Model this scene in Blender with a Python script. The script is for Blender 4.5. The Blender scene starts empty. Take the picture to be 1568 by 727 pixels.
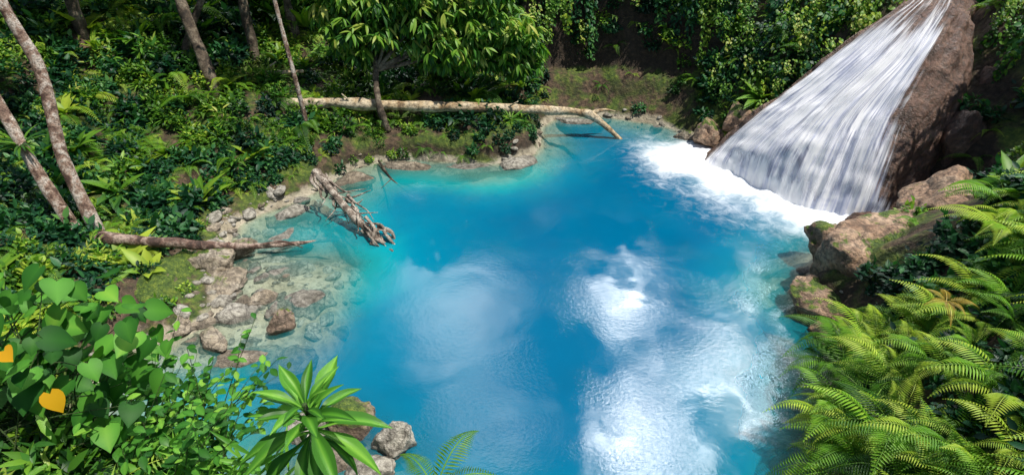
import bpy, math, random
import numpy as np
from mathutils import Vector
random.seed(7); rng=np.random.default_rng(7)
scene=bpy.context.scene
# ------------------------------------------------------------------ helpers
def ss(a,b,x):
    t=np.clip((np.asarray(x,dtype=float)-a)/(b-a),0,1); return t*t*(3-2*t)
def _h(ix,iy,iz):
    h=(ix*374761393+iy*668265263+iz*2147483647)&0xffffffff
    h=((h^(h>>13))*1274126177)&0xffffffff
    return ((h^(h>>16))&0xffff)/65535.0
def vnoise(p):
    i=np.floor(p).astype(np.int64); f=p-i; u=f*f*(3-2*f)
    x,y,z=i[:,0],i[:,1],i[:,2]; a,b,c=u[:,0],u[:,1],u[:,2]
    def L(s,t,w): return s+(t-s)*w
    r0=L(L(_h(x,y,z),_h(x+1,y,z),a),L(_h(x,y+1,z),_h(x+1,y+1,z),a),b)
    r1=L(L(_h(x,y,z+1),_h(x+1,y,z+1),a),L(_h(x,y+1,z+1),_h(x+1,y+1,z+1),a),b)
    return L(r0,r1,c)*2-1
def fbm(p,o=4):
    s=0;a=1;t=0
    for k in range(o):
        s=s+a*vnoise(p*(2.03**k)+k*17.3); t+=a; a*=.5
    return s/t
def fbm2(x,y,sc,seed=0,o=4):
    x=np.asarray(x,float).ravel(); y=np.asarray(y,float).ravel()
    return fbm(np.stack([x*sc+seed,y*sc-seed,np.full_like(x,seed*1.7+.5)],1),o)
def link(o,parent=None):
    scene.collection.objects.link(o)
    if parent: o.parent=parent
    return o
def mesh_obj(name,V,F,mat,attrs=None,smooth=True,parent=None,do_link=True,uv=None):
    me=bpy.data.meshes.new(name)
    V=np.asarray(V,dtype=np.float32)
    if isinstance(F,np.ndarray):
        n=F.shape[1]; me.vertices.add(len(V)); me.vertices.foreach_set('co',V.ravel())
        me.loops.add(F.size); me.loops.foreach_set('vertex_index',F.astype(np.int32).ravel())
        me.polygons.add(len(F)); me.polygons.foreach_set('loop_start',np.arange(0,F.size,n,dtype=np.int32))
        try: me.polygons.foreach_set('loop_total',np.full(len(F),n,dtype=np.int32))
        except Exception: pass
        me.update(calc_edges=True)
    else:
        me.from_pydata([tuple(map(float,v)) for v in V],[],F); me.update()
    if attrs:
        for k,a in attrs.items():
            at=me.attributes.new(k,'FLOAT','POINT'); at.data.foreach_set('value',np.asarray(a,dtype=np.float32).ravel())
    if uv is not None:
        at=me.attributes.new('flow','FLOAT_VECTOR','POINT'); at.data.foreach_set('vector',np.asarray(uv,dtype=np.float32).ravel())
    if smooth: me.polygons.foreach_set('use_smooth',np.ones(len(me.polygons),dtype=bool))
    me.materials.append(mat)
    o=bpy.data.objects.new(name,me)
    if do_link: link(o,parent)
    return o
def grid_faces(nr,nc):
    i=np.arange(nr-1)[:,None]*nc+np.arange(nc-1)[None,:]
    return np.stack([i,i+1,i+nc+1,i+nc],-1).reshape(-1,4)
def catmull(P,n):
    P=np.asarray(P,float); P=np.vstack([2*P[0]-P[1],P,2*P[-1]-P[-2]])
    m=len(P)-3; t=np.linspace(0,m-1e-6,n); k=t.astype(int); f=(t-k)[:,None]
    a,b,c,d=P[k],P[k+1],P[k+2],P[k+3]
    return .5*((2*b)+(-a+c)*f+(2*a-5*b+4*c-d)*f*f+(-a+3*b-3*c+d)*f**3)
# ------------------------------------------------------------------ node helpers
def newmat(name):
    m=bpy.data.materials.new(name); m.use_nodes=True; nt=m.node_tree; nt.nodes.clear()
    out=nt.nodes.new('ShaderNodeOutputMaterial'); return m,nt,out
def N(nt,t,**k):
    n=nt.nodes.new(t)
    for a,b in k.items(): setattr(n,a,b)
    return n
def setin(n,**k):
    for a,b in k.items(): n.inputs[a.replace('_',' ')].default_value=b
def noise(nt,sc,det=5,rough=.55,vec=None,dist=0):
    n=N(nt,'ShaderNodeTexNoise'); n.inputs['Scale'].default_value=sc; n.inputs['Detail'].default_value=det
    n.inputs['Roughness'].default_value=rough; n.inputs['Distortion'].default_value=dist
    if vec is not None: nt.links.new(vec,n.inputs['Vector'])
    return n.outputs['Fac']
def val(nt,s,v):
    if hasattr(v,'is_linked'): nt.links.new(v,s)
    else: s.default_value=v
def M(nt,op,a,b=0.0,c=0.0,clamp=False):
    n=N(nt,'ShaderNodeMath',operation=op,use_clamp=clamp)
    val(nt,n.inputs[0],a); val(nt,n.inputs[1],b)
    if op in('MULTIPLY_ADD',): val(nt,n.inputs[2],c)
    return n.outputs[0]
def MR(nt,v,a,b,c=0.0,d=1.0,smooth=True):
    n=N(nt,'ShaderNodeMapRange'); n.interpolation_type='SMOOTHSTEP' if smooth else 'LINEAR'
    val(nt,n.inputs[0],v); n.inputs[1].default_value=a; n.inputs[2].default_value=b; n.inputs[3].default_value=c; n.inputs[4].default_value=d
    return n.outputs[0]
def mixc(nt,f,a,b,blend='MIX'):
    n=N(nt,'ShaderNodeMix',data_type='RGBA',blend_type=blend)
    val(nt,n.inputs[0],f)
    for s,v in((n.inputs[6],a),(n.inputs[7],b)):
        if hasattr(v,'is_linked'): nt.links.new(v,s)
        else: s.default_value=(*v,1)
    return n.outputs[2]
def ramp(nt,f,stops):
    n=N(nt,'ShaderNodeValToRGB'); e=n.color_ramp.elements
    while len(e)<len(stops): e.new(.5)
    for x,(p,c) in zip(e,stops): x.position=p; x.color=(*c,1)
    nt.links.new(f,n.inputs[0]); return n.outputs[0]
def attr(nt,name,out='Fac'):
    n=N(nt,'ShaderNodeAttribute'); n.attribute_name=name; return n.outputs[out]
def pos(nt): return N(nt,'ShaderNodeNewGeometry').outputs['Position']
def bump(nt,h,st,d=.05):
    n=N(nt,'ShaderNodeBump'); n.inputs['Strength'].default_value=st; n.inputs['Distance'].default_value=d
    nt.links.new(h,n.inputs['Height']); return n.outputs[0]
def mixs(nt,f,a,b):
    n=N(nt,'ShaderNodeMixShader'); val(nt,n.inputs[0],f); nt.links.new(a,n.inputs[1]); nt.links.new(b,n.inputs[2]); return n.outputs[0]
# ------------------------------------------------------------------ materials
def leaf_mat(name,stops,trans=.25,rough=.45,tint=(1.4,1.7,.7),rnd=.5,worldvar=1.15,spec=.3):
    m,nt,out=newmat(name)
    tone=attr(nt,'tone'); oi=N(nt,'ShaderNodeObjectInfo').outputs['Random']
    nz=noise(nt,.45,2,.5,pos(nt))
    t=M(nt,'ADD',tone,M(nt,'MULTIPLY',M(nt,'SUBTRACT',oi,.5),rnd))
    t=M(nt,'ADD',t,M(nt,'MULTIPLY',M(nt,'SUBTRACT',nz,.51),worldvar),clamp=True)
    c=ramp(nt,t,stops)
    p=N(nt,'ShaderNodeBsdfPrincipled'); nt.links.new(c,p.inputs['Base Color']); setin(p,Roughness=rough)
    p.inputs['Specular IOR Level'].default_value=spec
    tr=N(nt,'ShaderNodeBsdfTranslucent'); nt.links.new(mixc(nt,1.0,c,tint,'MULTIPLY'),tr.inputs[0])
    nt.links.new(mixs(nt,trans,p.outputs[0],tr.outputs[0]),out.inputs[0]); return m
G_broad=leaf_mat('broad_leaf',[(0,(.006,.028,.008)),(.32,(.028,.10,.014)),(.62,(.11,.25,.018)),(1,(.38,.48,.05))])
G_dark=leaf_mat('dark_leaf',[(0,(.003,.018,.012)),(.4,(.012,.066,.028)),(.75,(.04,.155,.045)),(1,(.12,.28,.06))])
G_mango=leaf_mat('mango_leaf',[(0,(.012,.055,.010)),(.35,(.05,.17,.02)),(.65,(.16,.33,.03)),(1,(.44,.46,.10))],worldvar=.35)
G_fern=leaf_mat('fern_leaf',[(0,(.012,.05,.008)),(.4,(.06,.18,.015)),(.75,(.17,.35,.025)),(1,(.36,.46,.05))])
G_heart=leaf_mat('heart_leaf',[(0,(.008,.05,.008)),(.4,(.03,.13,.015)),(.75,(.09,.27,.03)),(1,(.22,.42,.05))],rough=.5,rnd=0,worldvar=.1,trans=.22,spec=.15)
G_ros=leaf_mat('rosette_leaf',[(0,(.015,.07,.01)),(.5,(.07,.23,.02)),(1,(.2,.42,.05))],rough=.4,rnd=0,worldvar=.05,trans=.22,spec=.2)
G_yellow=leaf_mat('yellow_leaf',[(0,(.65,.33,.01)),(1,(.85,.5,.02))],tint=(1,1,.6),rnd=0)
G_gold=leaf_mat('golden_fern',[(0,(.3,.2,.03)),(1,(.5,.38,.06))],tint=(1,1,.6),rnd=0)

def rock_mat(name,c1,c2,c3,moss=.5,mscale=1.0,rough=.75):
    m,nt,out=newmat(name); P=pos(nt)
    n1=noise(nt,1.8*mscale,8,.65,P,.4); n2=noise(nt,9*mscale,6,.65,P); n3=noise(nt,1.3,4,.6,P); n4=noise(nt,32,3,.6,P)
    vo=N(nt,'ShaderNodeTexVoronoi'); vo.feature='DISTANCE_TO_EDGE'; vo.inputs['Scale'].default_value=2.2; nt.links.new(P,vo.inputs['Vector'])
    c=ramp(nt,n1,[(.3,c1),(.5,c2),(.68,c3)])
    c=mixc(nt,MR(nt,n2,.38,.60),mixc(nt,.65,c,(.05,.04,.03)),c)
    c=mixc(nt,MR(nt,vo.outputs[0],0,.035),mixc(nt,.5,c,(.03,.02,.015)),c)
    g=N(nt,'ShaderNodeNewGeometry'); sep=N(nt,'ShaderNodeSeparateXYZ'); nt.links.new(g.outputs['Normal'],sep.inputs[0])
    sp=N(nt,'ShaderNodeSeparateXYZ'); nt.links.new(P,sp.inputs[0])
    wet=M(nt,'MULTIPLY',MR(nt,sp.outputs[2],.12,.03),MR(nt,sp.outputs[2],-.1,0))
    c=mixc(nt,M(nt,'MULTIPLY',wet,.45),c,(.03,.025,.02))
    mm=M(nt,'ADD',M(nt,'MULTIPLY',sep.outputs[2],.4),M(nt,'MULTIPLY',n3,1.6))
    mm=M(nt,'ADD',mm,M(nt,'MULTIPLY',n2,.3))
    mm=M(nt,'MULTIPLY',MR(nt,mm,1.6-moss,1.7-moss),MR(nt,sp.outputs[2],.1,.3))
    mossc=ramp(nt,M(nt,'ADD',M(nt,'MULTIPLY',n2,.6),M(nt,'MULTIPLY',n4,.4)),[(.35,(.012,.03,.004)),(.5,(.06,.11,.01)),(.65,(.2,.25,.025))])
    c=mixc(nt,mm,c,mossc)
    p=N(nt,'ShaderNodeBsdfPrincipled'); nt.links.new(c,p.inputs['Base Color']); setin(p,Roughness=rough)
    hh=M(nt,'ADD',M(nt,'MULTIPLY',n1,1.0),M(nt,'ADD',M(nt,'MULTIPLY',n2,.6),M(nt,'MULTIPLY',n4,.2))); nt.links.new(bump(nt,hh,1.0,.14),p.inputs['Normal'])
    nt.links.new(p.outputs[0],out.inputs[0]); return m
R_tan=rock_mat('limestone',(.18,.14,.09),(.40,.33,.24),(.50,.44,.35),.2)
R_moss=rock_mat('mossy_rock',(.12,.08,.05),(.30,.21,.15),(.42,.32,.24),.5)
R_red=rock_mat('reddish_rock',(.18,.10,.06),(.44,.28,.18),(.55,.40,.28),.30)
R_pale=rock_mat('pale_rock',(.26,.24,.19),(.45,.42,.35),(.52,.49,.43),-.3)
R_fall=rock_mat('waterfall_rock_stone',(.05,.025,.018),(.18,.10,.07),(.32,.20,.145),-.25,rough=.42)

def terrain_mat():
    m,nt,out=newmat('jungle_floor'); P=pos(nt)
    n1=noise(nt,1.1,7,.6,P,.3); n2=noise(nt,7,6,.65,P)
    g=N(nt,'ShaderNodeNewGeometry'); sn=N(nt,'ShaderNodeSeparateXYZ'); nt.links.new(g.outputs['Normal'],sn.inputs[0])
    sp=N(nt,'ShaderNodeSeparateXYZ'); nt.links.new(P,sp.inputs[0]); z=sp.outputs[2]
    soil=ramp(nt,n2,[(.3,(.02,.014,.008)),(.5,(.07,.045,.025)),(.7,(.17,.11,.065))])
    moss=ramp(nt,n2,[(.3,(.015,.035,.005)),(.5,(.06,.10,.01)),(.72,(.17,.21,.025))])
    lime=ramp(nt,n1,[(.3,(.24,.20,.13)),(.5,(.44,.39,.29)),(.7,(.5,.47,.38))])
    lime=mixc(nt,MR(nt,n2,.36,.54),mixc(nt,.45,lime,(.08,.07,.05)),lime)
    c=mixc(nt,MR(nt,n1,.44,.58),soil,moss)
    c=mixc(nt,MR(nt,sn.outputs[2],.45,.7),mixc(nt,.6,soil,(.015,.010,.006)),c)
    zz=M(nt,'ADD',z,M(nt,'MULTIPLY',M(nt,'SUBTRACT',n1,.5),1.0))
    c=mixc(nt,MR(nt,zz,.06,.24),lime,c)
    p=N(nt,'ShaderNodeBsdfPrincipled'); nt.links.new(c,p.inputs['Base Color']); setin(p,Roughness=.85)
    hh=M(nt,'ADD',n1,M(nt,'MULTIPLY',n2,.5)); nt.links.new(bump(nt,hh,1.0,.18),p.inputs['Normal'])
    nt.links.new(p.outputs[0],out.inputs[0]); return m
def bark_mat(name,a,b,c,sc=3.0):
    m,nt,out=newmat(name)
    tc=N(nt,'ShaderNodeTexCoord').outputs['Object']
    n1=noise(nt,sc,6,.6,tc,.5); n2=noise(nt,sc*6,6,.7,tc)
    col=ramp(nt,n1,[(.38,a),(.48,b),(.58,c)]); col=mixc(nt,MR(nt,n2,.38,.58),mixc(nt,.65,col,(.03,.02,.015)),col)
    p=N(nt,'ShaderNodeBsdfPrincipled'); nt.links.new(col,p.inputs['Base Color']); setin(p,Roughness=.8)
    nt.links.new(bump(nt,M(nt,'ADD',n1,n2),.9,.04),p.inputs['Normal']); nt.links.new(p.outputs[0],out.inputs[0]); return m
B_mott=bark_mat('mottled_bark',(.10,.05,.035),(.32,.21,.15),(.6,.52,.44),4.5)
B_dark=bark_mat('dark_bark',(.04,.03,.02),(.12,.085,.055),(.25,.2,.14),3)
B_log=bark_mat('bleached_wood',(.30,.19,.09),(.55,.42,.25),(.66,.55,.38),1.6)
B_log2=bark_mat('weathered_wood',(.05,.028,.02),(.16,.09,.065),(.40,.30,.24),3.5)
B_drift=bark_mat('driftwood_grey',(.10,.075,.055),(.28,.22,.17),(.52,.46,.38),4.5)
B_stem=bark_mat('green_stem',(.03,.07,.015),(.06,.13,.02),(.10,.18,.03),8)
# ------------------------------------------------------------------ pool outline
outline=[(-7.5,7.15),(-7.6,7.7),(-6.9,8.4),(-6.5,8.9),(-6.3,9.7),(-6.7,10.6),(-7.0,11.4),(-7.2,12.9),(-6.5,13.9),(-5.8,14.9),(-5.3,16.0),(-3.9,16.95),(-2.2,16.95),(-.5,16.7),(.9,17.7),(1.0,19.6),(1.65,20.6),(2.9,20.9),(5.3,20.1),(6.4,18.9),
(6.9,18.0),(7.6,16.6),(8.2,15.6),(9.2,14.6),(10.3,14.0),(10.6,13.2),(9.8,12.4),(9.1,12.0),(8.1,11.8),(6.9,10.5),(6.3,9.8),(6.5,8.9),(6.2,7.8),(5.6,7.0),(5.0,5.5),(4.4,4.0),(2.6,2.9),(0,2.9),(-2,3.6),(-4.5,4.5),(-6.8,5.6)]
OP=np.array(outline); OP=catmull(np.vstack([OP,OP[:1]]),260)[:-1]
def sdist(x,y):
    sh=np.shape(x); x=np.ravel(x); y=np.ravel(y)
    best=np.full(len(x),1e9); ins=np.zeros(len(x),bool)
    A=OP; B=np.roll(OP,-1,0)
    for (ax,ay),(bx,by) in zip(A,B):
        dx,dy=bx-ax,by-ay; L=dx*dx+dy*dy+1e-12
        t=np.clip(((x-ax)*dx+(y-ay)*dy)/L,0,1)
        best=np.minimum(best,(x-ax-t*dx)**2+(y-ay-t*dy)**2)
        c=((ay>y)!=(by>y))&(x<(bx-ax)*(y-ay)/(by-ay+1e-12)+ax); ins^=c
    d=np.sqrt(best); d[ins]*=-1
    return d.reshape(sh)
# ------------------------------------------------------------------ waterfall control surface
CP=np.array([
 [(11.9,18.8,4.9),(12.4,18.6,5.0),(12.9,18.4,5.05),(13.4,18.2,5.0),(13.9,18.0,4.9)],
 [(10.9,17.0,4.8),(11.4,16.8,4.95),(11.9,16.6,5.0),(12.4,16.5,4.9),(12.8,16.4,4.65)],
 [(8.8,16.7,3.2),(9.8,15.9,3.6),(10.7,15.4,3.9),(11.5,15.3,4.1),(12.4,15.5,4.0)],
 [(7.6,16.9,1.7),(8.3,15.6,2.1),(9.4,14.7,2.4),(10.6,14.1,2.6),(11.7,14.3,2.4)],
 [(6.6,17.2,.5),(7.4,15.4,.9),(8.8,14.1,1.1),(10.1,13.4,1.1),(11.4,13.8,1.0)],
 [(5.9,16.9,-.4),(7.1,15.0,-.4),(8.5,13.7,-.4),(9.8,12.95,-.4),(11.05,13.3,-.4)]],float)
def surf(cp,nv,nu):
    rows=[catmull(r,nu) for r in cp]; rows=np.array(rows)
    return np.stack([catmull(rows[:,j],nv) for j in range(nu)],1)
NV,NU=200,220
S=surf(CP,NV,NU)
du=np.gradient(S,axis=1); dv=np.gradient(S,axis=0); SN=np.cross(du,dv); SN/=np.linalg.norm(SN,axis=2,keepdims=True)+1e-9
SN*=np.sign(SN[...,2:3]+1e-9)
uu,vv=np.meshgrid(np.linspace(0,1,NU),np.linspace(0,1,NV))
ter=fbm(np.stack([uu.ravel()*4,vv.ravel()*6.5,np.full(uu.size,2.)],1),3)
rib=fbm(np.stack([uu.ravel()*11,vv.ravel()*2.6,np.full(uu.size,5.)],1),3)
BULGE=(.20*ter+.16*rib).reshape(NV,NU)*ss(0,.06,vv)*(1-.6*ss(.93,1,vv))
S=S+SN*BULGE[...,None]
fallxy=S[::4,::4].reshape(-1,3)
# ------------------------------------------------------------------ terrain
def height(x,y):
    x=np.ravel(x).astype(float); y=np.ravel(y).astype(float)
    d=sdist(x,y)+.26*fbm2(x,y,.9,3)
    cen=[('F',0,0),('F',-4.5,1.5),('F',3.5,1.0),('R',9,7.5),('R',12,11),('R',6.8,4.5),('L',-10,8),('L',-10.5,12.5),('B',-7,19),('B',-2,20),('C',3.6,22.5),('D',10,19.5),('D',14,16)]
    def prof(k,d):
        if k=='F': return 5.7*ss(0,2.7,d)
        if k=='R': return .35*ss(0,.3,d)+1.05*np.minimum(d,3.2)+.5*np.maximum(d-3.2,0)
        if k=='L': return .12*ss(0,.3,d)+.27*d+.12*np.maximum(d-4,0)
        if k=='B': return .45*ss(0,.4,d)+.36*d+.14*np.maximum(d-4,0)
        if k=='C': return .25*ss(0,.3,d)+.9*ss(.2,1.4,d)+3.4*ss(1.5,2.4,d)+.2*d
        if k=='D': return .2*ss(0,.3,d)+1.35*np.minimum(d,3.6)+.3*np.maximum(d-3.6,0)
    dp=np.maximum(d,0); num=0;den=0
    for k,cx,cy in cen:
        w=1/(((x-cx)**2+(y-cy)**2)**2+.5); num=num+w*prof(k,dp); den=den+w
    out=num/den
    out=np.minimum(out,14+0*out)
    kn=2.3*np.exp(-(((x+3.1)/1.15)**2+((y-1.7)/.95)**2))*ss(0,.9,d)
    out=np.where(y<5,np.minimum(out+kn,np.maximum(out,5.2)),out)
    out=out+np.where(d>0,1,0)*ss(0,1.2,d)*(.25*fbm2(x,y,.7,9)+.1*fbm2(x,y,2.5,5))
    di=np.maximum(-d,0)
    shelf=np.exp(-(((x+5.0)/2.1)**4+((y-9.9)/2.9)**4)); shelf2=np.exp(-(((x+2.9)/2.0)**2+((y-5.9)/1.3)**2)); shelf3=np.exp(-(((x+4.9)/1.5)**2+((y-14.6)/1.7)**2))
    dep=2.6*ss(0,3.6,di)+.25*ss(0,.3,di)
    dep=dep*(1-.92*np.clip(shelf*1.0+shelf2*.97+shelf3*.6,0,1))
    dep=dep*(1+.5*fbm2(x,y,1.6,13))
    z=np.where(d>0,out,-dep)
    near=np.where((x>4.5)&(x<16)&(y>11)&(y<21))[0]
    if len(near):
        for s in range(0,len(near),4000):
            ii=near[s:s+4000]
            dd=(x[ii][:,None]-fallxy[None,:,0])**2+(y[ii][:,None]-fallxy[None,:,1])**2
            j=dd.argmin(1); m=np.sqrt(dd[np.arange(len(ii)),j])
            zz=fallxy[j,2]-.45+np.maximum(m-.15,0)*1.9
            z[ii]=np.minimum(z[ii],np.where(m<1.2,zz,1e9))
    return z
def axis(lo,hi,c0,c1,step,g=1.25):
    core=list(np.arange(c0,c1,step)); a=c0; s=step; L=[]
    while a>lo: s*=g; a-=s; L.append(a)
    b=core[-1]; s=step; Rr=[]
    while b<hi: s*=g; b+=s; Rr.append(b)
    return np.array(L[::-1]+core+Rr)
xs=axis(-300,300,-17,17,.13); ys=axis(-100,400,-1,30,.13)
X,Y=np.meshgrid(xs,ys); Z=height(X,Y)
ground=mesh_obj('ground',np.stack([X.ravel(),Y.ravel(),Z],1),grid_faces(len(ys),len(xs)),terrain_mat())
def hz(x,y): return float(height(np.array([x]),np.array([y]))[0])
# ------------------------------------------------------------------ water
wx=np.arange(-9,12.5,.08); wy=np.arange(1.5,22.2,.08); WX,WY=np.meshgrid(wx,wy)
tz=height(WX,WY); D=np.maximum(-tz,0)
opac=1-np.exp(-D*1.2); opac=opac*.995
base=S[int(NV*.93)]; px,py=WX.ravel(),WY.ravel()
fd=np.full(len(px),1e9)
for q in range(0,NU,3): fd=np.minimum(fd,(px-base[q,0])**2+(py-base[q,1])**2)
fd=np.sqrt(fd)
sd=-sdist(px,py)
hue=ss(0,3.6,sd)*.75+.33*ss(-4,3.0,px)-.45*np.exp(-(((px+3.6)/1.8)**2+((py-11)/2.2)**2))-.22*np.exp(-(((px+.5)/2.3)**2+((py-15.7)/1.3)**2))
hue=np.clip(hue,0,1)
foam=np.exp(-np.maximum(fd-.6+.9*fbm2(px,py,.9,21),0)/.95)
foam=foam*(1-ss(4.0,6.2,fd))
wz=foam**2*(.05+.18*np.maximum(fbm2(px,py,2.4,31)+.25,0))+.004*fbm2(px,py,1.5,2)
m,nt,out=newmat('pool_water'); P=pos(nt)
hn=noise(nt,.35,3,.55,P,.6)
hu=M(nt,'ADD',attr(nt,'hue'),M(nt,'MULTIPLY',M(nt,'SUBTRACT',hn,.5),.3),clamp=True)
wc=ramp(nt,hu,[(0,(.10,.34,.29)),(.25,(.003,.31,.33)),(.55,(.0002,.175,.275)),(1,(.0002,.10,.205))])
dif=N(nt,'ShaderNodeBsdfDiffuse'); nt.links.new(wc,dif.inputs[0])
tr=N(nt,'ShaderNodeBsdfTransparent'); tr.inputs[0].default_value=(.90,.97,.95,1)
r1=noise(nt,1.3,2,.5,P,.2); r2=noise(nt,14,3,.65,P,.3)
ruf=MR(nt,noise(nt,.6,2,.5,P,.4),.40,.62,.06,.55)
bh=M(nt,'ADD',M(nt,'MULTIPLY',r1,.35),M(nt,'MULTIPLY',r2,ruf)); nb=bump(nt,bh,.13,.05)
gl=N(nt,'ShaderNodeBsdfGlossy'); gl.inputs['Roughness'].default_value=.02; nt.links.new(nb,gl.inputs['Normal'])
fr=N(nt,'ShaderNodeFresnel'); fr.inputs[0].default_value=1.38; nt.links.new(nb,fr.inputs['Normal'])
b1=mixs(nt,attr(nt,'opac'),tr.outputs[0],dif.outputs[0]); b2=mixs(nt,fr.outputs[0],b1,gl.outputs[0])
fm=N(nt,'ShaderNodeBsdfDiffuse'); fm.inputs[0].default_value=(.84,.88,.92,1)
fn=noise(nt,2.5,6,.68,P,.9); fmask=MR(nt,M(nt,'ADD',attr(nt,'foam'),M(nt,'MULTIPLY',M(nt,'SUBTRACT',fn,.5),.8)),.06,.95)
fmask=M(nt,'MULTIPLY',fmask,MR(nt,attr(nt,'foam'),0,.2))
nt.links.new(mixs(nt,fmask,b2,fm.outputs[0]),out.inputs[0])
mesh_obj('pool_water',np.stack([px,py,wz],1),grid_faces(len(wy),len(wx)),m,{'opac':opac,'hue':hue,'foam':foam})
# ------------------------------------------------------------------ waterfall
SR=S+SN*(-.05+.10*fbm(S.reshape(-1,3)*2.5,4)).reshape(NV,NU,1)
L1=SR[:,:1]+np.array([-.05,.35,-.45]); L2=SR[:,:1]+np.array([-.05,.8,-1.6]); Q1=SR[:,-1:]+np.array([.25,.1,-.45]); Q2=SR[:,-1:]+np.array([.5,.2,-2.2])
SRx=np.concatenate([L2,L1,SR,Q1,Q2],1)
wf=bpy.data.objects.new('waterfall',None); link(wf)
mesh_obj('rock_face',SRx.reshape(-1,3),grid_faces(NV,NU+4),R_fall,parent=wf)
def fall_mat(name,bias):
    m,nt,out=newmat(name); fl=attr(nt,'flow','Vector')
    def sc(a,b):
        n=N(nt,'ShaderNodeMapping'); nt.links.new(fl,n.inputs['Vector']); n.inputs['Scale'].default_value=(a,b,1); return n.outputs[0]
    n1=noise(nt,1,4,.6,sc(34,2.6),.4); n2=noise(nt,1,3,.6,sc(120,5)); n3=noise(nt,1,4,.65,sc(8,4.5),.9)
    s=M(nt,'ADD',M(nt,'MULTIPLY',n1,.43),M(nt,'ADD',M(nt,'MULTIPLY',n2,.27),M(nt,'MULTIPLY',n3,.30)))
    a=MR(nt,M(nt,'ADD',s,attr(nt,'cover')),.86-bias,1.05-bias)
    p=N(nt,'ShaderNodeBsdfDiffuse')
    nt.links.new(mixc(nt,MR(nt,s,.42,.54),(.48,.52,.68),(.96,.96,.98)),p.inputs[0])  # bluish shade between the strands is painted into the colour
    nt.links.new(bump(nt,s,.4,.1),p.inputs['Normal'])
    tl=N(nt,'ShaderNodeBsdfTranslucent'); tl.inputs[0].default_value=(.9,.91,.95,1)
    t=N(nt,'ShaderNodeBsdfTransparent')
    nt.links.new(mixs(nt,a,t.outputs[0],mixs(nt,.12,p.outputs[0],tl.outputs[0])),out.inputs[0]); return m
def cover(shift):
    edge=.60+.21*vv+.03*np.sin(vv*9)+.06*fbm2(vv,uu*0,6,3).reshape(vv.shape)
    c=.25+.38*ss(-.02,.12,uu)*(1-ss(edge-.14,edge+.05,uu))
    c=c-.42*ss(edge-.02,edge+.10,uu)-.24*(1-ss(0,.06,uu)); c=c-.27*(1-ss(.16,.46,vv))+.24*ss(.80,1,vv)*(1-ss(.90,.99,uu))
    c=c-.85*np.maximum(BULGE,0)+.4*np.maximum(-BULGE,0)
    return c+shift
for k,(off,sh) in enumerate([(.06,0.02),(.14,-.14)]):
    ridge=fbm(np.stack([uu.ravel()*46,vv.ravel()*3,np.full(uu.size,k*7.)],1),3).reshape(NV,NU,1)
    G=S+SN*(off+.06*ridge)
    mesh_obj('falling_water_%d'%(k+1),G.reshape(-1,3),grid_faces(NV,NU),fall_mat('falling_water_%d'%(k+1),0),{'cover':cover(sh)},parent=wf,uv=np.stack([uu.ravel(),vv.ravel(),np.full(uu.size,k*3.3)],1))
# ------------------------------------------------------------------ rocks
import bmesh
def rock_geo(seed,sub=4):
    bm=bmesh.new(); bmesh.ops.create_icosphere(bm,subdivisions=sub,radius=1)
    V=np.array([v.co[:] for v in bm.verts]); F=np.array([[v.index for v in f.verts] for f in bm.faces]); bm.free()
    r=np.random.default_rng(seed)
    for k in range(14):
        n=r.normal(size=3); n/=np.linalg.norm(n); h=r.uniform(.5,.85); dd=V@n; ex=np.maximum(dd-h,0); V=V-n*(ex*.9)[:,None]
    V=V*(1+.26*fbm(V*1.5+seed*3.1,3)+.14*fbm(V*5+seed,4))[:,None]
    return V,F
def rock(name,loc,size,seed,mat,rz=0,sub=5):
    V,F=rock_geo(seed,sub); V=V*np.array(size); c,s=math.cos(rz),math.sin(rz)
    V=V@np.array([[c,s,0],[-s,c,0],[0,0,1]])
    o=mesh_obj(name,V,F,mat); o.location=loc; return o
rock('boulder',(8.8,10.6,1.1),(1.8,1.1,.7),3,R_red,.3)
rock('boulder',(7.3,10.0,.75),(1.05,.9,.85),5,R_red,.9)
rock('mossy_boulder',(6.75,9.3,.2),(1.0,.65,.6),8,R_red,-.4)
rock('boulder',(6.5,8.7,.05),(.6,.45,.4),44,R_red,.5)
rock('mossy_boulder',(7.7,11.0,.5),(.8,.65,.75),12,R_red,-.4)
rock('boulder',(10.0,11.4,1.4),(1.3,.9,.8),33,R_red,.4)
rock('wet_boulder',(9.35,13.0,.05),(.42,.3,.3),9,R_fall,.2)
rock('wet_boulder',(11.6,13.4,.4),(.9,.7,.9),19,R_fall,.2)
rock('wet_boulder',(11.0,12.6,.3),(.7,.5,.5),23,R_fall,.2)
rock('wet_boulder',(12.4,14.2,1.4),(1.1,.8,1.6),29,R_fall,.2)
rock('wet_boulder',(13.1,15.2,2.7),(1.0,.9,1.7),39,R_fall,.2)
rock('wet_boulder',(13.8,16.6,3.8),(1.1,1.0,1.5),59,R_fall,.9)
rock('shore_rock',(6.9,18.3,.3),(.8,.6,.7),14,R_red,.7)
rock('shore_rock',(7.5,17.9,1.0),(.7,.6,.8),64,R_red,.3)
rock('shore_rock',(6.2,18.75,.05),(.5,.35,.28),15,R_tan,.2)
rock('mossy_mound',(-7.6,9.9,.1),(.85,1.3,.48),17,R_moss,.1)
rock('shore_rock',(-6.9,9.0,.05),(.6,.55,.28),35,R_tan,.4)
rock('shore_rock',(-6.6,10.2,.05),(.5,.7,.22),36,R_tan,.1)
rock('shore_rock',(-7.0,10.9,.30),(.6,.42,.35),18,R_tan,.4)
rock('shore_rock',(-4.76,8.9,.1),(.33,.28,.36),21,R_moss,.4)
rock('shore_rock',(-5.5,9.8,.0),(.32,.26,.2),22,R_tan,.9)
rock('shore_rock',(-6.05,8.5,.05),(.5,.22,.2),24,R_tan,-.7)
rock('shore_rock',(-6.7,11.7,.12),(.5,.3,.22),25,R_tan,.7)
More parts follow.
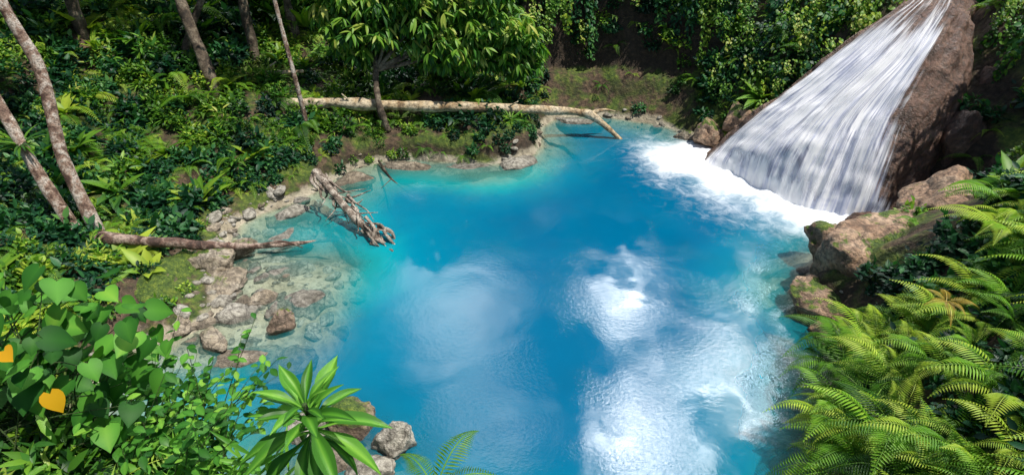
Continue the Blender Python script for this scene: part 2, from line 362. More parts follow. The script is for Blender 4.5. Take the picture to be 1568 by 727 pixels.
rock('shore_rock',(-2.7,6.5,.05),(.55,.4,.38),26,R_moss,.4)
rock('shore_rock',(-1.9,6.05,.05),(.45,.42,.42),27,R_pale,.9)
rock('shore_rock',(-3.5,6.3,0),(.5,.4,.25),28,R_pale,.2)
rock('shore_rock',(-2.2,5.5,-.05),(.5,.35,.22),66,R_pale,.7)
for q,(a,b,c_,sx,sy) in enumerate([(-5.2,8.1,-.17,.9,.6),(-4.6,9.9,-.2,.8,.6),(-5.4,11.0,-.18,.9,.5),(-3.2,5.6,-.16,.9,.5),(-5.8,12.4,-.18,.9,.5),(-1.4,16.5,-.12,1.5,.45),(-3.4,16.6,-.12,1.3,.4),(2.4,20.4,-.1,1.1,.4),(.1,16.6,-.02,.9,.4),(-4.9,15.6,-.1,.8,.6),(-6.2,13.6,-.08,.8,.5),(-5.9,9.2,-.1,.7,.5),(-4.3,8.0,-.2,.6,.5)]):
    rock('limestone_ledge',(a,b,c_),(sx,sy,.25),50+q,R_pale if q%3 else R_tan,[.7,.1,.5,.3,.9,.05,-.1,-.05,.6,.8,.9,.2,1.2][q],4)
# ------------------------------------------------------------------ tubes
def tube_geo(pts,rad,n=60,sides=12,rough=.12,seed=1):
    C=catmull(pts,n); R=np.interp(np.linspace(0,1,n),np.linspace(0,1,len(rad)),rad)
    T=np.gradient(C,axis=0); T/=np.linalg.norm(T,axis=1,keepdims=True)
    up=np.array([0,0,1.]) if abs(T[0][2])<.8 else np.array([0,1.,0])
    A=np.cross(T,up); A/=np.linalg.norm(A,axis=1,keepdims=True); B=np.cross(T,A)
    th=np.linspace(0,2*np.pi,sides,endpoint=False)
    V=C[:,None]+(A[:,None]*np.cos(th)[None,:,None]+B[:,None]*np.sin(th)[None,:,None])*R[:,None,None]
    nz=fbm(V.reshape(-1,3)*2.2+seed*5,4).reshape(n,sides,1); V=V+(V-C[:,None])*nz*rough*4
    V=V.reshape(-1,3); i=np.arange(n-1)[:,None]*sides; j=np.arange(sides)[None,:]; k=(j+1)%sides
    F=np.stack([i+j,i+k,i+sides+k,i+sides+j],-1).reshape(-1,4)
    V=np.vstack([V,C[:1],C[-1:]]); c0=len(V)-2
    caps=[[c0,(q+1)%sides,q] for q in range(sides)]+[[c0+1,(n-1)*sides+q,(n-1)*sides+(q+1)%sides] for q in range(sides)]
    return V,F.tolist()+caps
def tubes(name,lst,mat,parent=None,rough=.12):
    V=[];F=[];o=0
    for q,(p,r,n,s) in enumerate(lst):
        v,f=tube_geo(p,r,n,s,rough,q+1); V.append(v); F+=[[a+o for a in ff] for ff in f]; o+=len(v)
    return mesh_obj(name,np.vstack(V),F,mat,parent=parent)
tubes('fallen_log',[
 ([(-9.8,18.0,1.5),(-7.5,18.0,1.55),(-5,18.05,1.5),(-3.2,18.1,1.42),(-1,18.4,1.25),(1.5,18.8,1.0),(2.6,18.9,.85),(3.2,18.8,.5),(3.85,18.7,-.05)],[.12,.17,.18,.18,.15,.13,.15,.12,.07],160,16),
 ([(-5.2,18.0,1.5),(-5.5,17.9,1.9)],[.06,.02],8,7),([(-.2,18.5,1.2),(.2,18.3,1.5)],[.05,.02],8,7),([(2.7,18.9,.85),(3.2,19.0,.95),(3.6,19.0,.9)],[.08,.05,.02],12,8)],B_log,rough=.13)
tubes('fallen_branch',[([(-10.2,19.2,2.1),(-8.6,19.2,2.15),(-7,19.0,2.3)],[.1,.08,.05],30,9),([(-8.6,19.2,2.15),(-8.0,19.4,2.5)],[.04,.02],8,6)],B_log)
tubes('sunken_branch',[([(-4.3,16.7,.1),(-3.7,15.6,.02),(-3.1,14.9,-.08)],[.035,.03,.012],20,6),([(-3.7,15.6,.02),(-3.9,15.0,.0)],[.02,.008],8,5)],B_dark)
tubes('weathered_log',[([(-12.5,10.7,1.15),(-10,10.8,1.02),(-8.0,10.85,.82),(-6.4,11.4,.34),(-5.2,12.1,.0),(-4.5,12.4,-.1)],[.17,.14,.12,.09,.06,.03],90,14),
 ([(-6.2,11.5,.3),(-5.6,11.6,.35),(-5.2,11.7,.1)],[.04,.03,.015],10,6)],B_log2,rough=.15)
drift=[([(-5.4,14.1,1.0),(-4.9,13.5,.8),(-4.2,12.8,.4),(-3.6,12.3,.12),(-3.1,12.0,-.1)],[.10,.10,.10,.07,.04],50,12)]
for q in range(40):
    t=random.uniform(0,1); a=Vector((-5.35,14.05,1.0)).lerp(Vector((-3.3,12.15,.02)),t)
    j=lambda s:random.uniform(-s,s)
    b=a+Vector((.35+j(.3),-.35+j(.3),-.2+j(.15))); c=b+Vector((.15+j(.4),-.15+j(.4),-.1+j(.22)))
    a=a+Vector((j(.18),j(.18),j(.12)))
    drift.append(([tuple(a),tuple((a+b)/2+Vector((j(.14),j(.14),j(.14)))),tuple(b),tuple(c)],[.045,.038,.025,.008],16,7))
tubes('driftwood_stump',drift,B_drift,rough=.2)
# ------------------------------------------------------------------ leaf building
class Lf:
    def __init__(s): s.V=[];s.F=[];s.C=[];s.n=0
    def put(s,V,F,c):
        s.V.append(V); s.F+= [[a+s.n for a in f] for f in F]; s.C.append(np.full(len(V),c) if np.isscalar(c) else c); s.n+=len(V)
def frame(d,nrm):
    y=np.array(d,float); y/=np.linalg.norm(y)+1e-9; z=np.array(nrm,float); z=z-y*(z@y)
    if np.linalg.norm(z)<1e-3: z=np.array([.3,.1,1.])-y*(y@np.array([.3,.1,1.]))
    z/=np.linalg.norm(z); x=np.cross(y,z); return x,y,z
def leaf_geo(kind,L,W,fold=.25,droop=.2):
    if kind=='d':
        V=np.array([(0,0,0),(-W/2,L*.42,fold*W),(0,L,-droop*L),(W/2,L*.42,fold*W)]); return V,[[0,3,2],[0,2,1]]
    if kind=='o': T=[0,.25,.6,1]; w=[.0,.9,.85,0]
    elif kind=='l': T=[0,.12,.3,.5,.7,.87,1]; w=[.12,.45,.85,1,.8,.4,0]
    elif kind=='m': T=[0,.3,.65,1]; w=[.1,.9,.85,0]
    elif kind=='h': T=[0,.06,.18,.34,.52,.7,.86,1]; w=[.35,.8,1,.97,.8,.52,.22,0]
    V=[];n=len(T)
    for k,(t,a) in enumerate(zip(T,w)):
        yb=L*t-(.18*L*(1-t)**6 if kind=='h' and k<3 else 0)
        zc=-droop*L*t*t; ww=W/2*a
        V+=[(-ww,yb,zc+fold*ww),(0,L*t,zc),(ww,yb,zc+fold*ww)]
    F=[]
    for k in range(n-1):
        a=3*k; F+=[[a,a+1,a+4,a+3],[a+1,a+2,a+5,a+4]]
    return np.array(V),F
def put_leaf(M_,b,d,nrm,kind,L,W,c,fold=.25,droop=.2,rib=0):
    x,y,z=frame(d,nrm); V,F=leaf_geo(kind,L,W,fold,droop)
    col=c
    if rib and kind!='d': col=np.clip(np.tile([c-rib*.4,c+rib,c-rib*.4],len(V)//3),0,1)
    M_.put(np.array(b)+V[:,:1]*x+V[:,1:2]*y+V[:,2:3]*z,F,col)
def finish(M_,name,mat,coll=None,parent=None,smooth=True):
    o=mesh_obj(name,np.vstack(M_.V),M_.F,mat,{'tone':np.concatenate(M_.C)},smooth=smooth,do_link=coll is None,parent=parent)
    if coll: coll.objects.link(o)
    return o
def ran(a,b): return random.uniform(a,b)
def rdir():
    v=np.array([random.gauss(0,1) for _ in range(3)]); return v/np.linalg.norm(v)
def bush(name,coll,mat,n,R,H,L,W,kind,spread=.6,droop=.3):
    m=Lf()
    for _ in range(n):
        v=rdir(); v[2]=abs(v[2])*.9+.02; r=ran(.55,1.1)
        p=np.array([v[0]*R*r,v[1]*R*r,v[2]*H*r]); lump=.75+.4*math.sin(p[0]*7/R*.5+1)*math.sin(p[1]*6/R*.5+2)
        p*=lump; d=v*.6+rdir()*spread+np.array([0,0,-.15]); nr=np.array([0,-.15,1.])+v*.5+rdir()*.5
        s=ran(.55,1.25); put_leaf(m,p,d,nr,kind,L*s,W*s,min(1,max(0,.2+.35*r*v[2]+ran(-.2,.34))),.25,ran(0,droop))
    return finish(m,name,mat,coll)
def fern(name,coll,mat,nf,L,npairs,tone=.5,parent=None,wid=.62,pl=.21):
    m=Lf()
    for f in range(nf):
        az=2*math.pi*f/nf+ran(-.35,.35); Lf_=L*ran(.6,1.15); rise=ran(.5,1.1); fall=ran(.7,1.2); tw=ran(-.2,.2); ct=tone+ran(-.35,.3)
        def P(s): 
            r=Lf_*(s*.95); z=Lf_*(rise*s-fall*s*s); a=az+tw*s
            return np.array([math.cos(a)*r,math.sin(a)*r,z])
        prev=P(0)
        for k in range(1,npairs+1):
            s=.08+.92*k/npairs; p=P(s); t=P(min(s+.02,1.02))-P(s-.02); t/=np.linalg.norm(t)
            side=np.cross(t,[0,0,1]); side/=np.linalg.norm(side); up=np.cross(side,t)
            l=Lf_*pl*min(1,(1-s)*1.6+.06)*(.5+.5*min(1,s/.35)); w=Lf_*.9/npairs*wid
            for sg in(-1,1):
                put_leaf(m,p,side*sg+t*.35-up*.12,up,'d',l*ran(.9,1.05),w,min(1,max(0,ct+ran(-.08,.08)+.2*s)),.3,.15)
            V=np.array([prev-side*.005,prev+side*.005,p+side*.004,p-side*.004]); m.put(V,[[0,1,2,3]],.75); prev=p
    return finish(m,name,mat,coll,parent)
def whorl(name,coll,mat,twigs,nl,L,W):
    m=Lf()
    for t in range(twigs):
        c=rdir()*np.array([.45,.45,.3]); 
        for k in range(nl):
            az=ran(0,6.283); d=np.array([math.cos(az),math.sin(az),ran(-1.3,.0)]); 
            s=ran(.7,1.15); put_leaf(m,c,d,(0,0,1),'l',L*s,W*s,min(1,max(0,.42+ran(-.3,.4)+c[2]*.5)),.3,.35)
    return finish(m,name,mat,coll)
def vine(name,coll,mat,n,length,L,W):
    m=Lf()
    for k in range(n):
        s=ran(0,1); p=np.array([ran(-.25,.25)*(1-.4*s),ran(-.12,.12),-s*length]); d=np.array([ran(-1,1),ran(-1.2,.2),ran(-1,-.1)])
        put_leaf(m,p,d,np.array([ran(-.3,.3),-1,.7]),'o',L*ran(.6,1.2),W*ran(.6,1.2),min(1,max(0,.5+ran(-.25,.35))),.2,.2)
    return finish(m,name,mat,coll)
def strap(name,coll,mat,n,L,W):
    m=Lf()
    for k in range(n):
        az=ran(0,6.28); d=np.array([math.cos(az),math.sin(az),ran(.3,1.6)]); put_leaf(m,(0,0,0),d,(0,0,1),'l',L*ran(.6,1.1),W*ran(.8,1.1),ran(.3,.8),.3,ran(.2,.7),.1)
    return finish(m,name,mat,coll)
C=bpy.data.collections.new
c_under=C('undergrowth_plants')
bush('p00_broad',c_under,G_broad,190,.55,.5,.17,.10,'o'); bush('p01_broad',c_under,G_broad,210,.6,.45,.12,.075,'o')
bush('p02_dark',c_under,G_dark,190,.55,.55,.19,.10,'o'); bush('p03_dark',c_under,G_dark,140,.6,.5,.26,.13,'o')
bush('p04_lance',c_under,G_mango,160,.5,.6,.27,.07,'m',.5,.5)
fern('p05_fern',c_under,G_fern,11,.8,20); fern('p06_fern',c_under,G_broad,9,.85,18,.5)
bush('p07_small',c_under,G_broad,240,.5,.3,.08,.055,'o',.7)
strap('p08_strap',c_under,G_mango,26,.6,.05)
strap('p09_bigleaf',c_under,G_broad,11,.95,.30)
fern('p10_palmfern',c_under,G_fern,9,1.5,30,.45)
c_fern=C('fern_plants'); fern('f0',c_fern,G_fern,8,1.05,24,.6,None,.72,.24); fern('f1',c_fern,G_fern,7,1.2,26,.45,None,.72,.24); fern('f2',c_fern,G_fern,9,.9,22,.7,None,.72,.24)
c_mango=C('mango_twigs'); whorl('w0',c_mango,G_mango,4,11,.36,.095); whorl('w1',c_mango,G_mango,5,9,.42,.10)
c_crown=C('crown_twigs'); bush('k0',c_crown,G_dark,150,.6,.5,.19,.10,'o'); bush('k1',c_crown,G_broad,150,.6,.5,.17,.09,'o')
c_vine=C('vine_strands'); vine('v0',c_vine,G_broad,90,1.2,.13,.09); vine('v1',c_vine,G_mango,80,.9,.12,.08); vine('v2',c_vine,G_dark,90,1.3,.15,.10)
c_stone=C('stone_pieces')
for q in range(4):
    V,F=rock_geo(40+q,2); o=mesh_obj('s%d'%q,V*np.array([1,.75,.42]),F,[R_tan,R_pale,R_pale,R_pale][q],do_link=False); c_stone.objects.link(o)
def scatter(name,P,Rt,Sc,Ix,coll,parent=None):
    me=bpy.data.meshes.new(name); P=np.asarray(P,np.float32); me.vertices.add(len(P)); me.vertices.foreach_set('co',P.ravel())
    a=me.attributes.new('rot','FLOAT_VECTOR','POINT'); a.data.foreach_set('vector',np.asarray(Rt,np.float32).ravel())
    a=me.attributes.new('scl','FLOAT','POINT'); a.data.foreach_set('value',np.asarray(Sc,np.float32).ravel())
    a=me.attributes.new('idx','INT','POINT'); a.data.foreach_set('value',np.asarray(Ix,np.int32).ravel())
    o=bpy.data.objects.new(name,me); link(o,parent)
    ng=bpy.data.node_groups.new(name,'GeometryNodeTree')
    ng.interface.new_socket('Geometry',in_out='INPUT',socket_type='NodeSocketGeometry'); ng.interface.new_socket('Geometry',in_out='OUTPUT',socket_type='NodeSocketGeometry')
    gi=ng.nodes.new('NodeGroupInput'); go=ng.nodes.new('NodeGroupOutput'); ip=ng.nodes.new('GeometryNodeInstanceOnPoints'); ci=ng.nodes.new('GeometryNodeCollectionInfo')
    ci.inputs['Collection'].default_value=coll; ci.inputs['Separate Children'].default_value=True; ci.inputs['Reset Children'].default_value=True
    ip.inputs['Pick Instance'].default_value=True
    def na(n,t):
        x=ng.nodes.new('GeometryNodeInputNamedAttribute'); x.data_type=t; x.inputs['Name'].default_value=n
        return [q for q in x.outputs if q.enabled and q.name=='Attribute'][0]
    l=ng.links.new
    l(gi.outputs[0],ip.inputs['Points']); l(ci.outputs[0],ip.inputs['Instance']); l(na('rot','FLOAT_VECTOR'),ip.inputs['Rotation']); l(na('scl','FLOAT'),ip.inputs['Scale']); l(na('idx','INT'),ip.inputs['Instance Index'])
    l(ip.outputs[0],go.inputs[0]); md=o.modifiers.new('scatter','NODES'); md.node_group=ng
    return o
# ------------------------------------------------------------------ undergrowth
n=11500
x=rng.uniform(-22,18,n); y=rng.uniform(-1.5,31,n); d=sdist(x,y); z=height(x,y)
fdm=np.full(n,1e9)
for q in fallxy[::3]: fdm=np.minimum(fdm,(x-q[0])**2+(y-q[1])**2)
fdm=np.sqrt(fdm); r=rng.random(n)
keep=(d>.3)&(fdm>.35)
keep|=(d>.0)&(x>-5.5)&(x<1.1)&(y>15)&(r<.55)
keep&=~((((x-8.1)/2.3)**2+((y-10.6)/1.4)**2<1)&(r<.93))
keep&=~((((x+7.3)/1.2)**2+((y-9.9)/1.9)**2<1)&(r<.7))
keep&=~((x<-5)&(y>6)&(y<14.5)&(d<.7))
keep&=~((x>1.1)&(x<6.6)&(y>18)&(d<1.7)&(r<.85))
keep&=~((x>-2.1)&(x<3.4)&(y<5)&(y>.4))
keep&=~((x**2+y**2+(z-8)**2)<2.5**2)
keep&=~((y<3)&(x>-2.2)&(x<3))
keep&=(np.abs(x)<y*1.05+5)
far=y>24; keep&=~(far&(r<.4))
keep&=~((x>11)&(x<13.6)&(y>12.6)&(y<16.2)&(r<.8))
x,y,z,d=x[keep],y[keep],z[keep],d[keep]; n=len(x)
sp=fbm2(x,y,.28,77,3); sp2=rng.random(n)
idx=np.where(sp<-.20,2,np.where(sp<-.06,3,np.where(sp<.08,0,np.where(sp<.2,1,np.where(sp<.3,4,7)))))
idx=np.where(sp2<.16,5,np.where(sp2<.25,6,np.where(sp2<.29,8,np.where((sp2<.33)&(d>1),9,np.where((sp2<.35)&(d>1.5),10,idx)))))
idx=np.where((sp2>.6)&(sp2<.85),rng.integers(0,8,n),idx)
rightb=(x>4)&(y<10); idx=np.where(rightb&(sp2<.8),np.where(sp2<.4,2,3),idx)
sc=rng.uniform(.5,1.0,n)+.5*ss(3,9,d)*ss(16,22,y)
near=(y<5)&(x<0); sc[near]*=.5; idx[near]=rng.choice([0,1,7,4,8],near.sum())
lowd=d<1.0; sc=np.where(lowd,sc*.65,sc)
rt=np.stack([rng.uniform(-.3,.3,n),rng.uniform(-.3,.3,n),rng.uniform(0,6.28,n)],1)
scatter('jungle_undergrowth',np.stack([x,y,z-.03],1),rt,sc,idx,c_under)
n=2300; x=rng.uniform(-6.5,-1.7,n); y=rng.uniform(.4,4.0,n); z=height(x,y); d=sdist(x,y)
k=(d>.1)&((x**2+y**2+(z-8)**2)>2.5**2); x,y,z=x[k],y[k],z[k]; n=len(x)
scatter('bank_shrubs',np.stack([x,y,z],1),np.stack([rng.uniform(-.4,.4,n),rng.uniform(-.4,.4,n),rng.uniform(0,6.28,n)],1),rng.uniform(.25,.6,n),rng.choice([0,1,7,4,8,7,6],n),c_under)
# right-hand ferns
n=340; x=rng.uniform(4.0,11,n); y=rng.uniform(3.0,9.0,n); d=sdist(x,y); z=height(x,y)
k=(d>-.12)&~((y>7.9)&(x<8.6))&((d>.5)|(rng.random(n)<.9)); x,y,z,d=x[k],y[k],np.maximum(z[k],.1),d[k]; n=len(x)
edge_=1-ss(0,.8,d)
scatter('fern_bank',np.stack([x,y,z+.25+.3*edge_],1),np.stack([rng.uniform(-.1,.35,n),rng.uniform(-.45,.0,n),rng.uniform(0,6.28,n)],1),rng.uniform(.5,1.0,n)+.15*edge_,rng.integers(0,3,n),c_fern)
# stones along the shore
n=9000; x=rng.uniform(-8,8,n); y=rng.uniform(5,21,n); d=sdist(x,y); z=height(x,y)
left=(x<-3)&(y>7)&(y<14.5); cl=fbm2(x,y,.8,91,2)
k=((np.abs(d)<.35)&(y>6)&(rng.random(n)<.4)&(cl>.12))|(left&(d<.6)&(z>-.6)&(rng.random(n)<.6)); k&=~((x>7.5)|((x>5.5)&(y>15)&(y<17.8)))
x,y,z=x[k],y[k],z[k]; n=len(x)
scatter('shore_stones',np.stack([x,y,z-.01],1),np.stack([rng.uniform(-.4,.4,n),rng.uniform(-.4,.4,n),rng.uniform(0,6.28,n)],1),.04+.30*rng.random(n)**3,rng.integers(0,4,n),c_stone)
# cliff vines
Pv=[]
for q in range(600):
    if q<260: xx=ran(.8,8.5); yy=ran(21.3,25)
    elif q<490: xx=ran(6.8,11.5); yy=ran(17.4,22)
    else: xx=ran(12.6,16); yy=ran(9,17)
    Pv.append((xx,yy))
Pv=np.array(Pv); dv_=sdist(Pv[:,0],Pv[:,1]); zz=height(Pv[:,0],Pv[:,1]); k=(dv_>.9)&~((Pv[:,1]>20.5)&(dv_<1.8)); Pv,zz=Pv[k],zz[k]; n=len(Pv)
scatter('hanging_vines',np.stack([Pv[:,0],Pv[:,1]-.3,zz+.5],1),np.stack([rng.uniform(-.2,.1,n),rng.uniform(-.2,.2,n),rng.uniform(-.7,.7,n)],1),rng.uniform(.7,1.2,n),rng.choice([0,0,1,1,2],n),c_vine)
# ------------------------------------------------------------------ trees
def crown(name,blobs,coll,ni,parent,s0,s1):
    P=[];
    for (cx,cy,cz,rx,ry,rz,cnt) in blobs:
        for _ in range(cnt):
            v=rdir()*ran(.45,1)**.6; P.append((cx+v[0]*rx,cy+v[1]*ry,cz+v[2]*rz))
    n=len(P); scatter(name,P,np.stack([rng.uniform(-.5,.5,n),rng.uniform(-.5,.5,n),rng.uniform(0,6.28,n)],1),rng.uniform(s0,s1,n),rng.integers(0,ni,n),coll,parent)
def limbs(base,ends,r0):
    out=[]
    for e in ends:
        a=np.array(base);b=np.array(e); mid=(a+b)/2+np.array([ran(-.15,.15),ran(-.15,.15),.15]); out.append(([tuple(a),tuple(mid),tuple(b)],[r0,r0*.6,r0*.15],20,7))
    return out
t=bpy.data.objects.new('mango_tree',None); link(t)
blobs=[(-4.6,19.0,3.8,1.2,.8,1.0,60),(-3.2,19.4,4.6,1.5,1.0,1.1,65),(-2.0,19.2,3.5,1.4,.8,1.0,65),(-.6,19.5,3.6,1.2,.8,1.1,60),(-1.5,19.7,5.0,1.8,1.1,1.0,60),(-5.2,19.3,4.9,1.2,1.0,.9,45),(.1,19.7,2.9,.8,.6,.8,30)]
tubes('trunk',[([(-4.1,17.7,.7),(-4.3,17.75,1.6),(-4.4,18.4,2.5),(-4.0,19.0,3.4)],[.13,.11,.1,.08],40,10)]+limbs((-4.4,18.4,2.5),[b[:3] for b in blobs],.07),B_dark,parent=t)
crown('leaves',blobs,c_mango,2,t,.75,1.15)
def jungle_tree(base,lean,h,rt_,blobs,coll=c_crown,mat=B_dark):
    t=bpy.data.objects.new('jungle_tree',None); link(t); z0=hz(*base)-.2
    top=(base[0]+lean[0],base[1]+lean[1],z0+h)
    tr_=[([(base[0],base[1],z0),(base[0]+lean[0]*.3,base[1]+lean[1]*.35,z0+h*.4),top],[rt_*1.2,rt_,rt_*.6],40,10)]
    bl=[(top[0]+a,top[1]+b,top[2]+c,rx,ry,rz,cn) for a,b,c,rx,ry,rz,cn in blobs]
    tubes('trunk',tr_+limbs(top,[q[:3] for q in bl],rt_*.5),mat,parent=t); crown('leaves',bl,coll,2,t,.8,1.3)
B0=lambda k:[(ran(-1,1)*1.2,ran(-.9,.9),ran(-.4,.8),ran(.8,1.3),ran(.7,1.1),ran(.5,.8),k) for _ in range(4)]
for bx,by,h in [(-13.5,18.5,4.6),(-11.5,22,4.4),(-8,21.6,4.6),(-6.3,21.6,5.0),(-5.5,25,4),(.8,24.2,3.2),(4.5,26.5,3),(8.5,25.5,3.2),(14.5,22,3),(-17,14,5.0),(17.5,15,3.6),(-15.5,20.5,4.8),(14.8,13.2,3.2),(-8.9,19.9,5.6)]:  # some trees added with crowns above frame, to shade the ground below
    jungle_tree((bx,by),(ran(-.6,.6),ran(-.3,.5)),h,.15,B0(14))
tr1=bpy.data.objects.new('leaning_tree',None); link(tr1)
tubes('trunk',[([(-9.4,10.8,.5),(-9.6,11.1,1.1),(-10.1,11.7,2.6),(-10.4,12.5,4.25),(-10.8,12.8,5.6),(-11.5,13.6,7.8)],[.22,.15,.135,.125,.115,.09],90,12)]+limbs((-11.5,13.6,7.8),[(-12.3,13.3,8.8),(-10.9,14.2,8.9),(-11.8,14.8,9)],.07),B_mott,parent=tr1,rough=.05)
crown('leaves',[(-12.0,13.6,9.0,1.4,1.4,.7,25)],c_crown,2,tr1,.8,1.2)
tr2=bpy.data.objects.new('leaning_tree',None); link(tr2)
tubes('trunk',[([(-9.8,10.9,.5),(-10.0,11.0,1.1),(-10.65,11.5,2.2),(-11.3,12.1,3.4),(-12.3,13.0,5.5),(-13.4,13.8,8.2)],[.18,.14,.13,.12,.11,.08],90,12)]+limbs((-13.4,13.8,8.2),[(-14.2,13.5,9),(-13,14.4,9.2)],.06),B_mott,parent=tr2,rough=.05)
crown('leaves',[(-13.8,14,9.2,1.3,1.3,.7,22)],c_crown,2,tr2,.8,1.2)
def bare_tree(pts,r,mat,bl):
    t=bpy.data.objects.new('slender_tree',None); link(t); tubes('trunk',[(pts,r,80,10)]+limbs(pts[-1],[b[:3] for b in bl],r[-1]),mat,parent=t,rough=.06); crown('leaves',bl,c_crown,2,t,.7,1.1)
bare_tree([(-9.3,17.5,.9),(-9.6,17.9,2.6),(-10.2,18.6,4.6),(-10.4,19,6.5)],[.25,.19,.16,.1],B_dark,[(-10.6,19.3,7.3,1.5,1.3,.8,32)])
bare_tree([(-10.9,18.3,1.2),(-10.6,18.7,3),(-9.3,19.4,5.4)],[.14,.12,.09],B_dark,[(-8.9,19.8,6.2,1.2,1,.7,24)])
bare_tree([(-6.4,16.9,.5),(-6.5,17.0,1.6),(-6.6,17.1,2.8),(-6.9,17.6,4.8),(-7.0,17.9,6.2)],[.085,.075,.07,.06,.04],B_mott,[(-7.0,18.2,6.8,1.1,1,.6,20)])
m=Lf()
for q in range(34):
    az=ran(0,6.28); put_leaf(m,(-10.95,11.75,2.8),(math.cos(az),math.sin(az),ran(.2,1.4)),(0,0,1),'l',ran(.45,.7),.06,ran(.2,.6),.4,.5)
finish(m,'bromeliad',G_broad)
# ------------------------------------------------------------------ foreground plants
def stem_pts(a,b,sag=.1):
    a=np.array(a);b=np.array(b); return [tuple(a),tuple((a+b)/2+np.array([ran(-.05,.05),ran(-.05,.05),sag])),tuple(b)]
hp=bpy.data.objects.new('heart_leaf_plant',None); link(hp)
m=Lf(); my=Lf(); st=[]
root=(-2.95,2.1,4.9)
for q in range(360):
    u=ran(0,1); v=ran(0,1)**.8
    xx=-3.35+1.35*u*(1-.25*v)+.08*random.gauss(0,1); zz=6.38-.35*u-1.35*v; yy=2.4+.4*ran(-1,1)
    p=(xx,yy,zz); L=ran(.08,.16) if v<.55 else ran(.06,.12); az=ran(-2.6,-.4) if random.random()<.65 else ran(0,6.28)
    d=np.array([math.cos(az),math.sin(az),ran(-.8,.0)]); nr=np.array([ran(-.5,.5)+.1,ran(-.6,.2),1])
    put_leaf(m,p,d,nr,'h',L,L*.98,ran(.1,.9)*(1-.35*v),.18,.25,.12)
    if q%3==0: st.append((stem_pts((root[0]+ran(-.4,.4),root[1]+ran(-.2,.3),root[2]+ran(0,.5)),p,.12),[.005,.004,.002],10,5))
for p,d,L in [((-2.36,2.0,5.75),(.3,-.3,-.7),.12),((-2.65,2.05,6.1),(-.8,-.5,-.2),.13),((-2.45,2.0,6.05),(.6,-.5,-.1),.09)]:
    put_leaf(my,p,d,(.2,-.8,.7),'h',L,L*.95,ran(0,1),.12,.15)
finish(m,'leaves',G_heart,parent=hp); finish(my,'yellow_leaves',G_yellow,parent=hp); tubes('stems',st,B_stem,parent=hp,rough=0)
rp=bpy.data.objects.new('rosette_plant',None); link(rp); m=Lf()
top=np.array([-.98,1.82,5.88])
for q in range(38):
    az=q*2.4+ran(-.25,.25); tier=q/38; el=1.25-2.0*tier+ran(-.2,.2)
    d=np.array([math.cos(az),math.sin(az),math.tan(max(-1.1,min(1.1,el)))]); L=(.18+.17*min(1,tier*2))*ran(.75,1.1)
    p=top+np.array([0,0,-.26*tier])+np.array([math.cos(az),math.sin(az),0])*.012
    x_,y_,z_=frame(d,(0,0,1)); T=np.linspace(0,1,16); w=np.interp(T,np.linspace(0,1,10),[.2,.22,.36,.62,.86,1,.97,.78,.42,0]); W=L*.24; bend=ran(.25,.6); sw=ran(-.15,.15); ph=ran(0,6)
    V=[]
    for tt,ww in zip(T,w):
        cpt=p+y_*L*tt+z_*(-bend*L*tt*tt)+x_*sw*L*tt*tt
        for s in(-1,-.5,0,.5,1): V.append(cpt+x_*s*W/2*ww+z_*(abs(s)*.28*W*ww+.05*W*abs(s)*math.sin(tt*14+ph+s)))
    F=grid_faces(16,5).tolist(); col=np.clip(np.tile([.35,.4,.85,.4,.35],16)+ran(-.3,.25),0,1); m.put(np.array(V),F,col)
finish(m,'leaves',G_ros,parent=rp)
tubes('stem',[([tuple(top),(-.97,1.84,5.4),(-.95,1.8,hz(-.95,1.8)-.1)],[.012,.016,.025],20,8)],B_stem,parent=rp,rough=0)
def leafy(name,c0,c1,sp,n,L0,L1,mat):
    t=bpy.data.objects.new(name,None); link(t); m=Lf(); st=[]
    for q in range(n):
        b=np.array(c0)+np.array([ran(-.35,.35),ran(-.3,.3),0]); e=np.array(c1)+np.array([ran(-1,1)*sp[0],ran(-1,1)*sp[1],ran(-1,1)*sp[2]])
        pts=stem_pts(b,e,.1); st.append((pts,[.005,.003,.0015],10,5)); Cc=catmull(pts,16)
        for k in range(3,16):
            az=ran(0,6.28); L=ran(L0,L1); put_leaf(m,Cc[k],(math.cos(az),math.sin(az),ran(-.3,.5)),(ran(-.4,.4),ran(-.5,.2),1),'l',L,L*.55,ran(.1,.95),.2,.2,.1)
    finish(m,'leaves',mat,parent=t); tubes('stems',st,B_stem,parent=t,rough=0)
leafy('leafy_shrub',(-2.2,2.1,4.5),(-1.85,2.3,5.3),(.45,.45,.42),75,.05,.09,G_heart)
leafy('leafy_shrub',(-2.6,2.1,4.5),(-2.4,2.3,4.95),(.7,.4,.4),110,.06,.10,G_ros)
m=Lf()
for q in range(190):
    b=(-1.72+ran(-.55,.38),1.85+ran(-.2,.3),4.95+ran(-.2,.2)); az=ran(0,6.28)
    put_leaf(m,b,(math.cos(az)*.8,math.sin(az)*.8,ran(.5,1.6)),(0,-.5,1),'l',ran(.16,.30),ran(.016,.028),ran(.3,1),.3,ran(.2,.6))
finish(m,'tall_grass',G_ros)
o=fern('golden_fern',None,G_gold,6,.5,22,.5); o.location=(6.1,6.2,2.9)
o=fern('fern_plant',None,G_fern,5,.5,24,.6); o.location=(-.42,1.85,5.15)
o=fern('fern_plant',None,G_fern,9,1.3,32,.6,None,.72,.24); o.location=(7.9,7.8,3.1)
o=fern('fern_plant',None,G_fern,9,1.2,32,.5,None,.72,.24); o.location=(8.9,9.0,2.9)
o=fern('fern_plant',None,G_fern,7,.7,28,.6); o.location=(2.9,3.2,1.9)
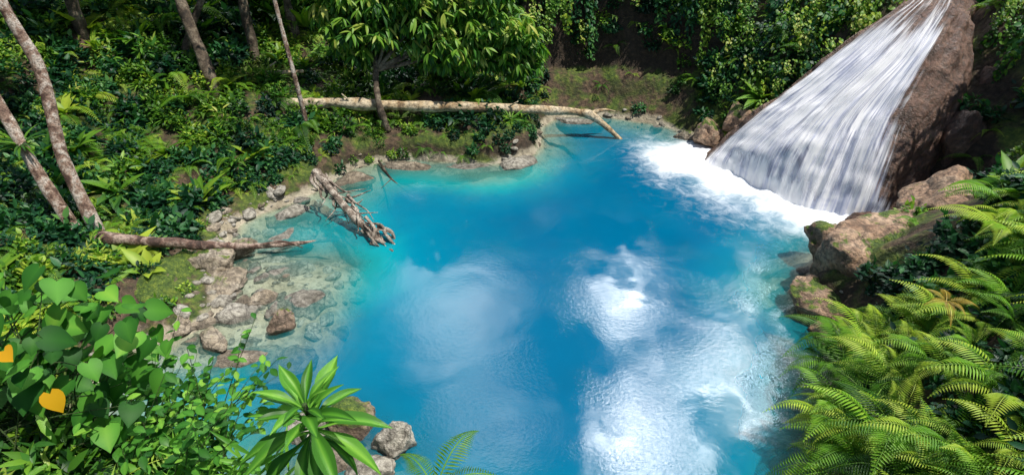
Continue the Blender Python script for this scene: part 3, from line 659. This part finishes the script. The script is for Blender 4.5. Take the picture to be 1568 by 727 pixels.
# ------------------------------------------------------------------ light, sky, camera
sdir=Vector((.36,-.12,.90)).normalized()
sl=bpy.data.lights.new('sun','SUN'); sl.energy=5; sl.angle=math.radians(.5); sl.color=(1,.95,.86); so=bpy.data.objects.new('sun',sl); link(so)
so.rotation_euler=sdir.to_track_quat('Z','Y').to_euler()
w=bpy.data.worlds.new('World'); scene.world=w; w.use_nodes=True; nt=w.node_tree; nt.nodes.clear()
out=N(nt,'ShaderNodeOutputWorld'); sk=N(nt,'ShaderNodeTexSky'); sk.sky_type='NISHITA'; sk.sun_disc=False
sk.sun_elevation=math.asin(sdir.z); sk.sun_rotation=math.atan2(sdir.x,sdir.y)
bg=N(nt,'ShaderNodeBackground'); nt.links.new(sk.outputs[0],bg.inputs[0]); bg.inputs[1].default_value=.10
tc=N(nt,'ShaderNodeTexCoord').outputs['Generated']
cn=noise(nt,7,6,.68,tc,.3); cn2=noise(nt,20,6,.74,tc,.6)
mask=None  # bright sky blobs added out of view, aimed so the water mirrors white glints
for (cx,cy,cz,rr,amp,soft) in [(-.095,.755,.648,.14,.8,1),(.21,.743,.637,.10,4.0,0),(.323,.648,.690,.11,7.0,0),(.226,.578,.784,.13,7.0,0),(-.03,.618,.786,.12,.6,1),(-.185,.829,.527,.045,.7,1),(.03,.876,.48,.04,.6,1),(.42,.70,.58,.045,3,0)]:
    vm=N(nt,'ShaderNodeVectorMath',operation='DISTANCE'); nt.links.new(tc,vm.inputs[0]); vm.inputs[1].default_value=(cx,cy,cz)
    dd=M(nt,'ADD',vm.outputs['Value'],M(nt,'MULTIPLY',M(nt,'SUBTRACT',cn,.5),.2 if soft else .30))
    q=M(nt,'MULTIPLY',MR(nt,dd,rr*1.1,rr*.1),amp)
    if not soft: q=M(nt,'MULTIPLY',q,MR(nt,cn2,.40,.62,.05,1.0))
    mask=q if mask is None else M(nt,'MAXIMUM',mask,q)
cb=N(nt,'ShaderNodeBackground'); cb.inputs[0].default_value=(1,.99,.98,1); nt.links.new(M(nt,'MULTIPLY',mask,10.0),cb.inputs[1])
ad=N(nt,'ShaderNodeAddShader'); nt.links.new(bg.outputs[0],ad.inputs[0]); nt.links.new(cb.outputs[0],ad.inputs[1])
nt.links.new(ad.outputs[0],out.inputs[0])
cd=bpy.data.cameras.new('camera'); cam=bpy.data.objects.new('camera',cd); link(cam); cam.location=(0,0,8); cam.rotation_euler=(math.radians(57),0,0)
cd.lens=19.97; cd.sensor_width=36; cd.clip_start=.05; cd.clip_end=2000; scene.camera=cam
scene.view_settings.view_transform='Standard'; scene.view_settings.look='None'; scene.view_settings.exposure=0
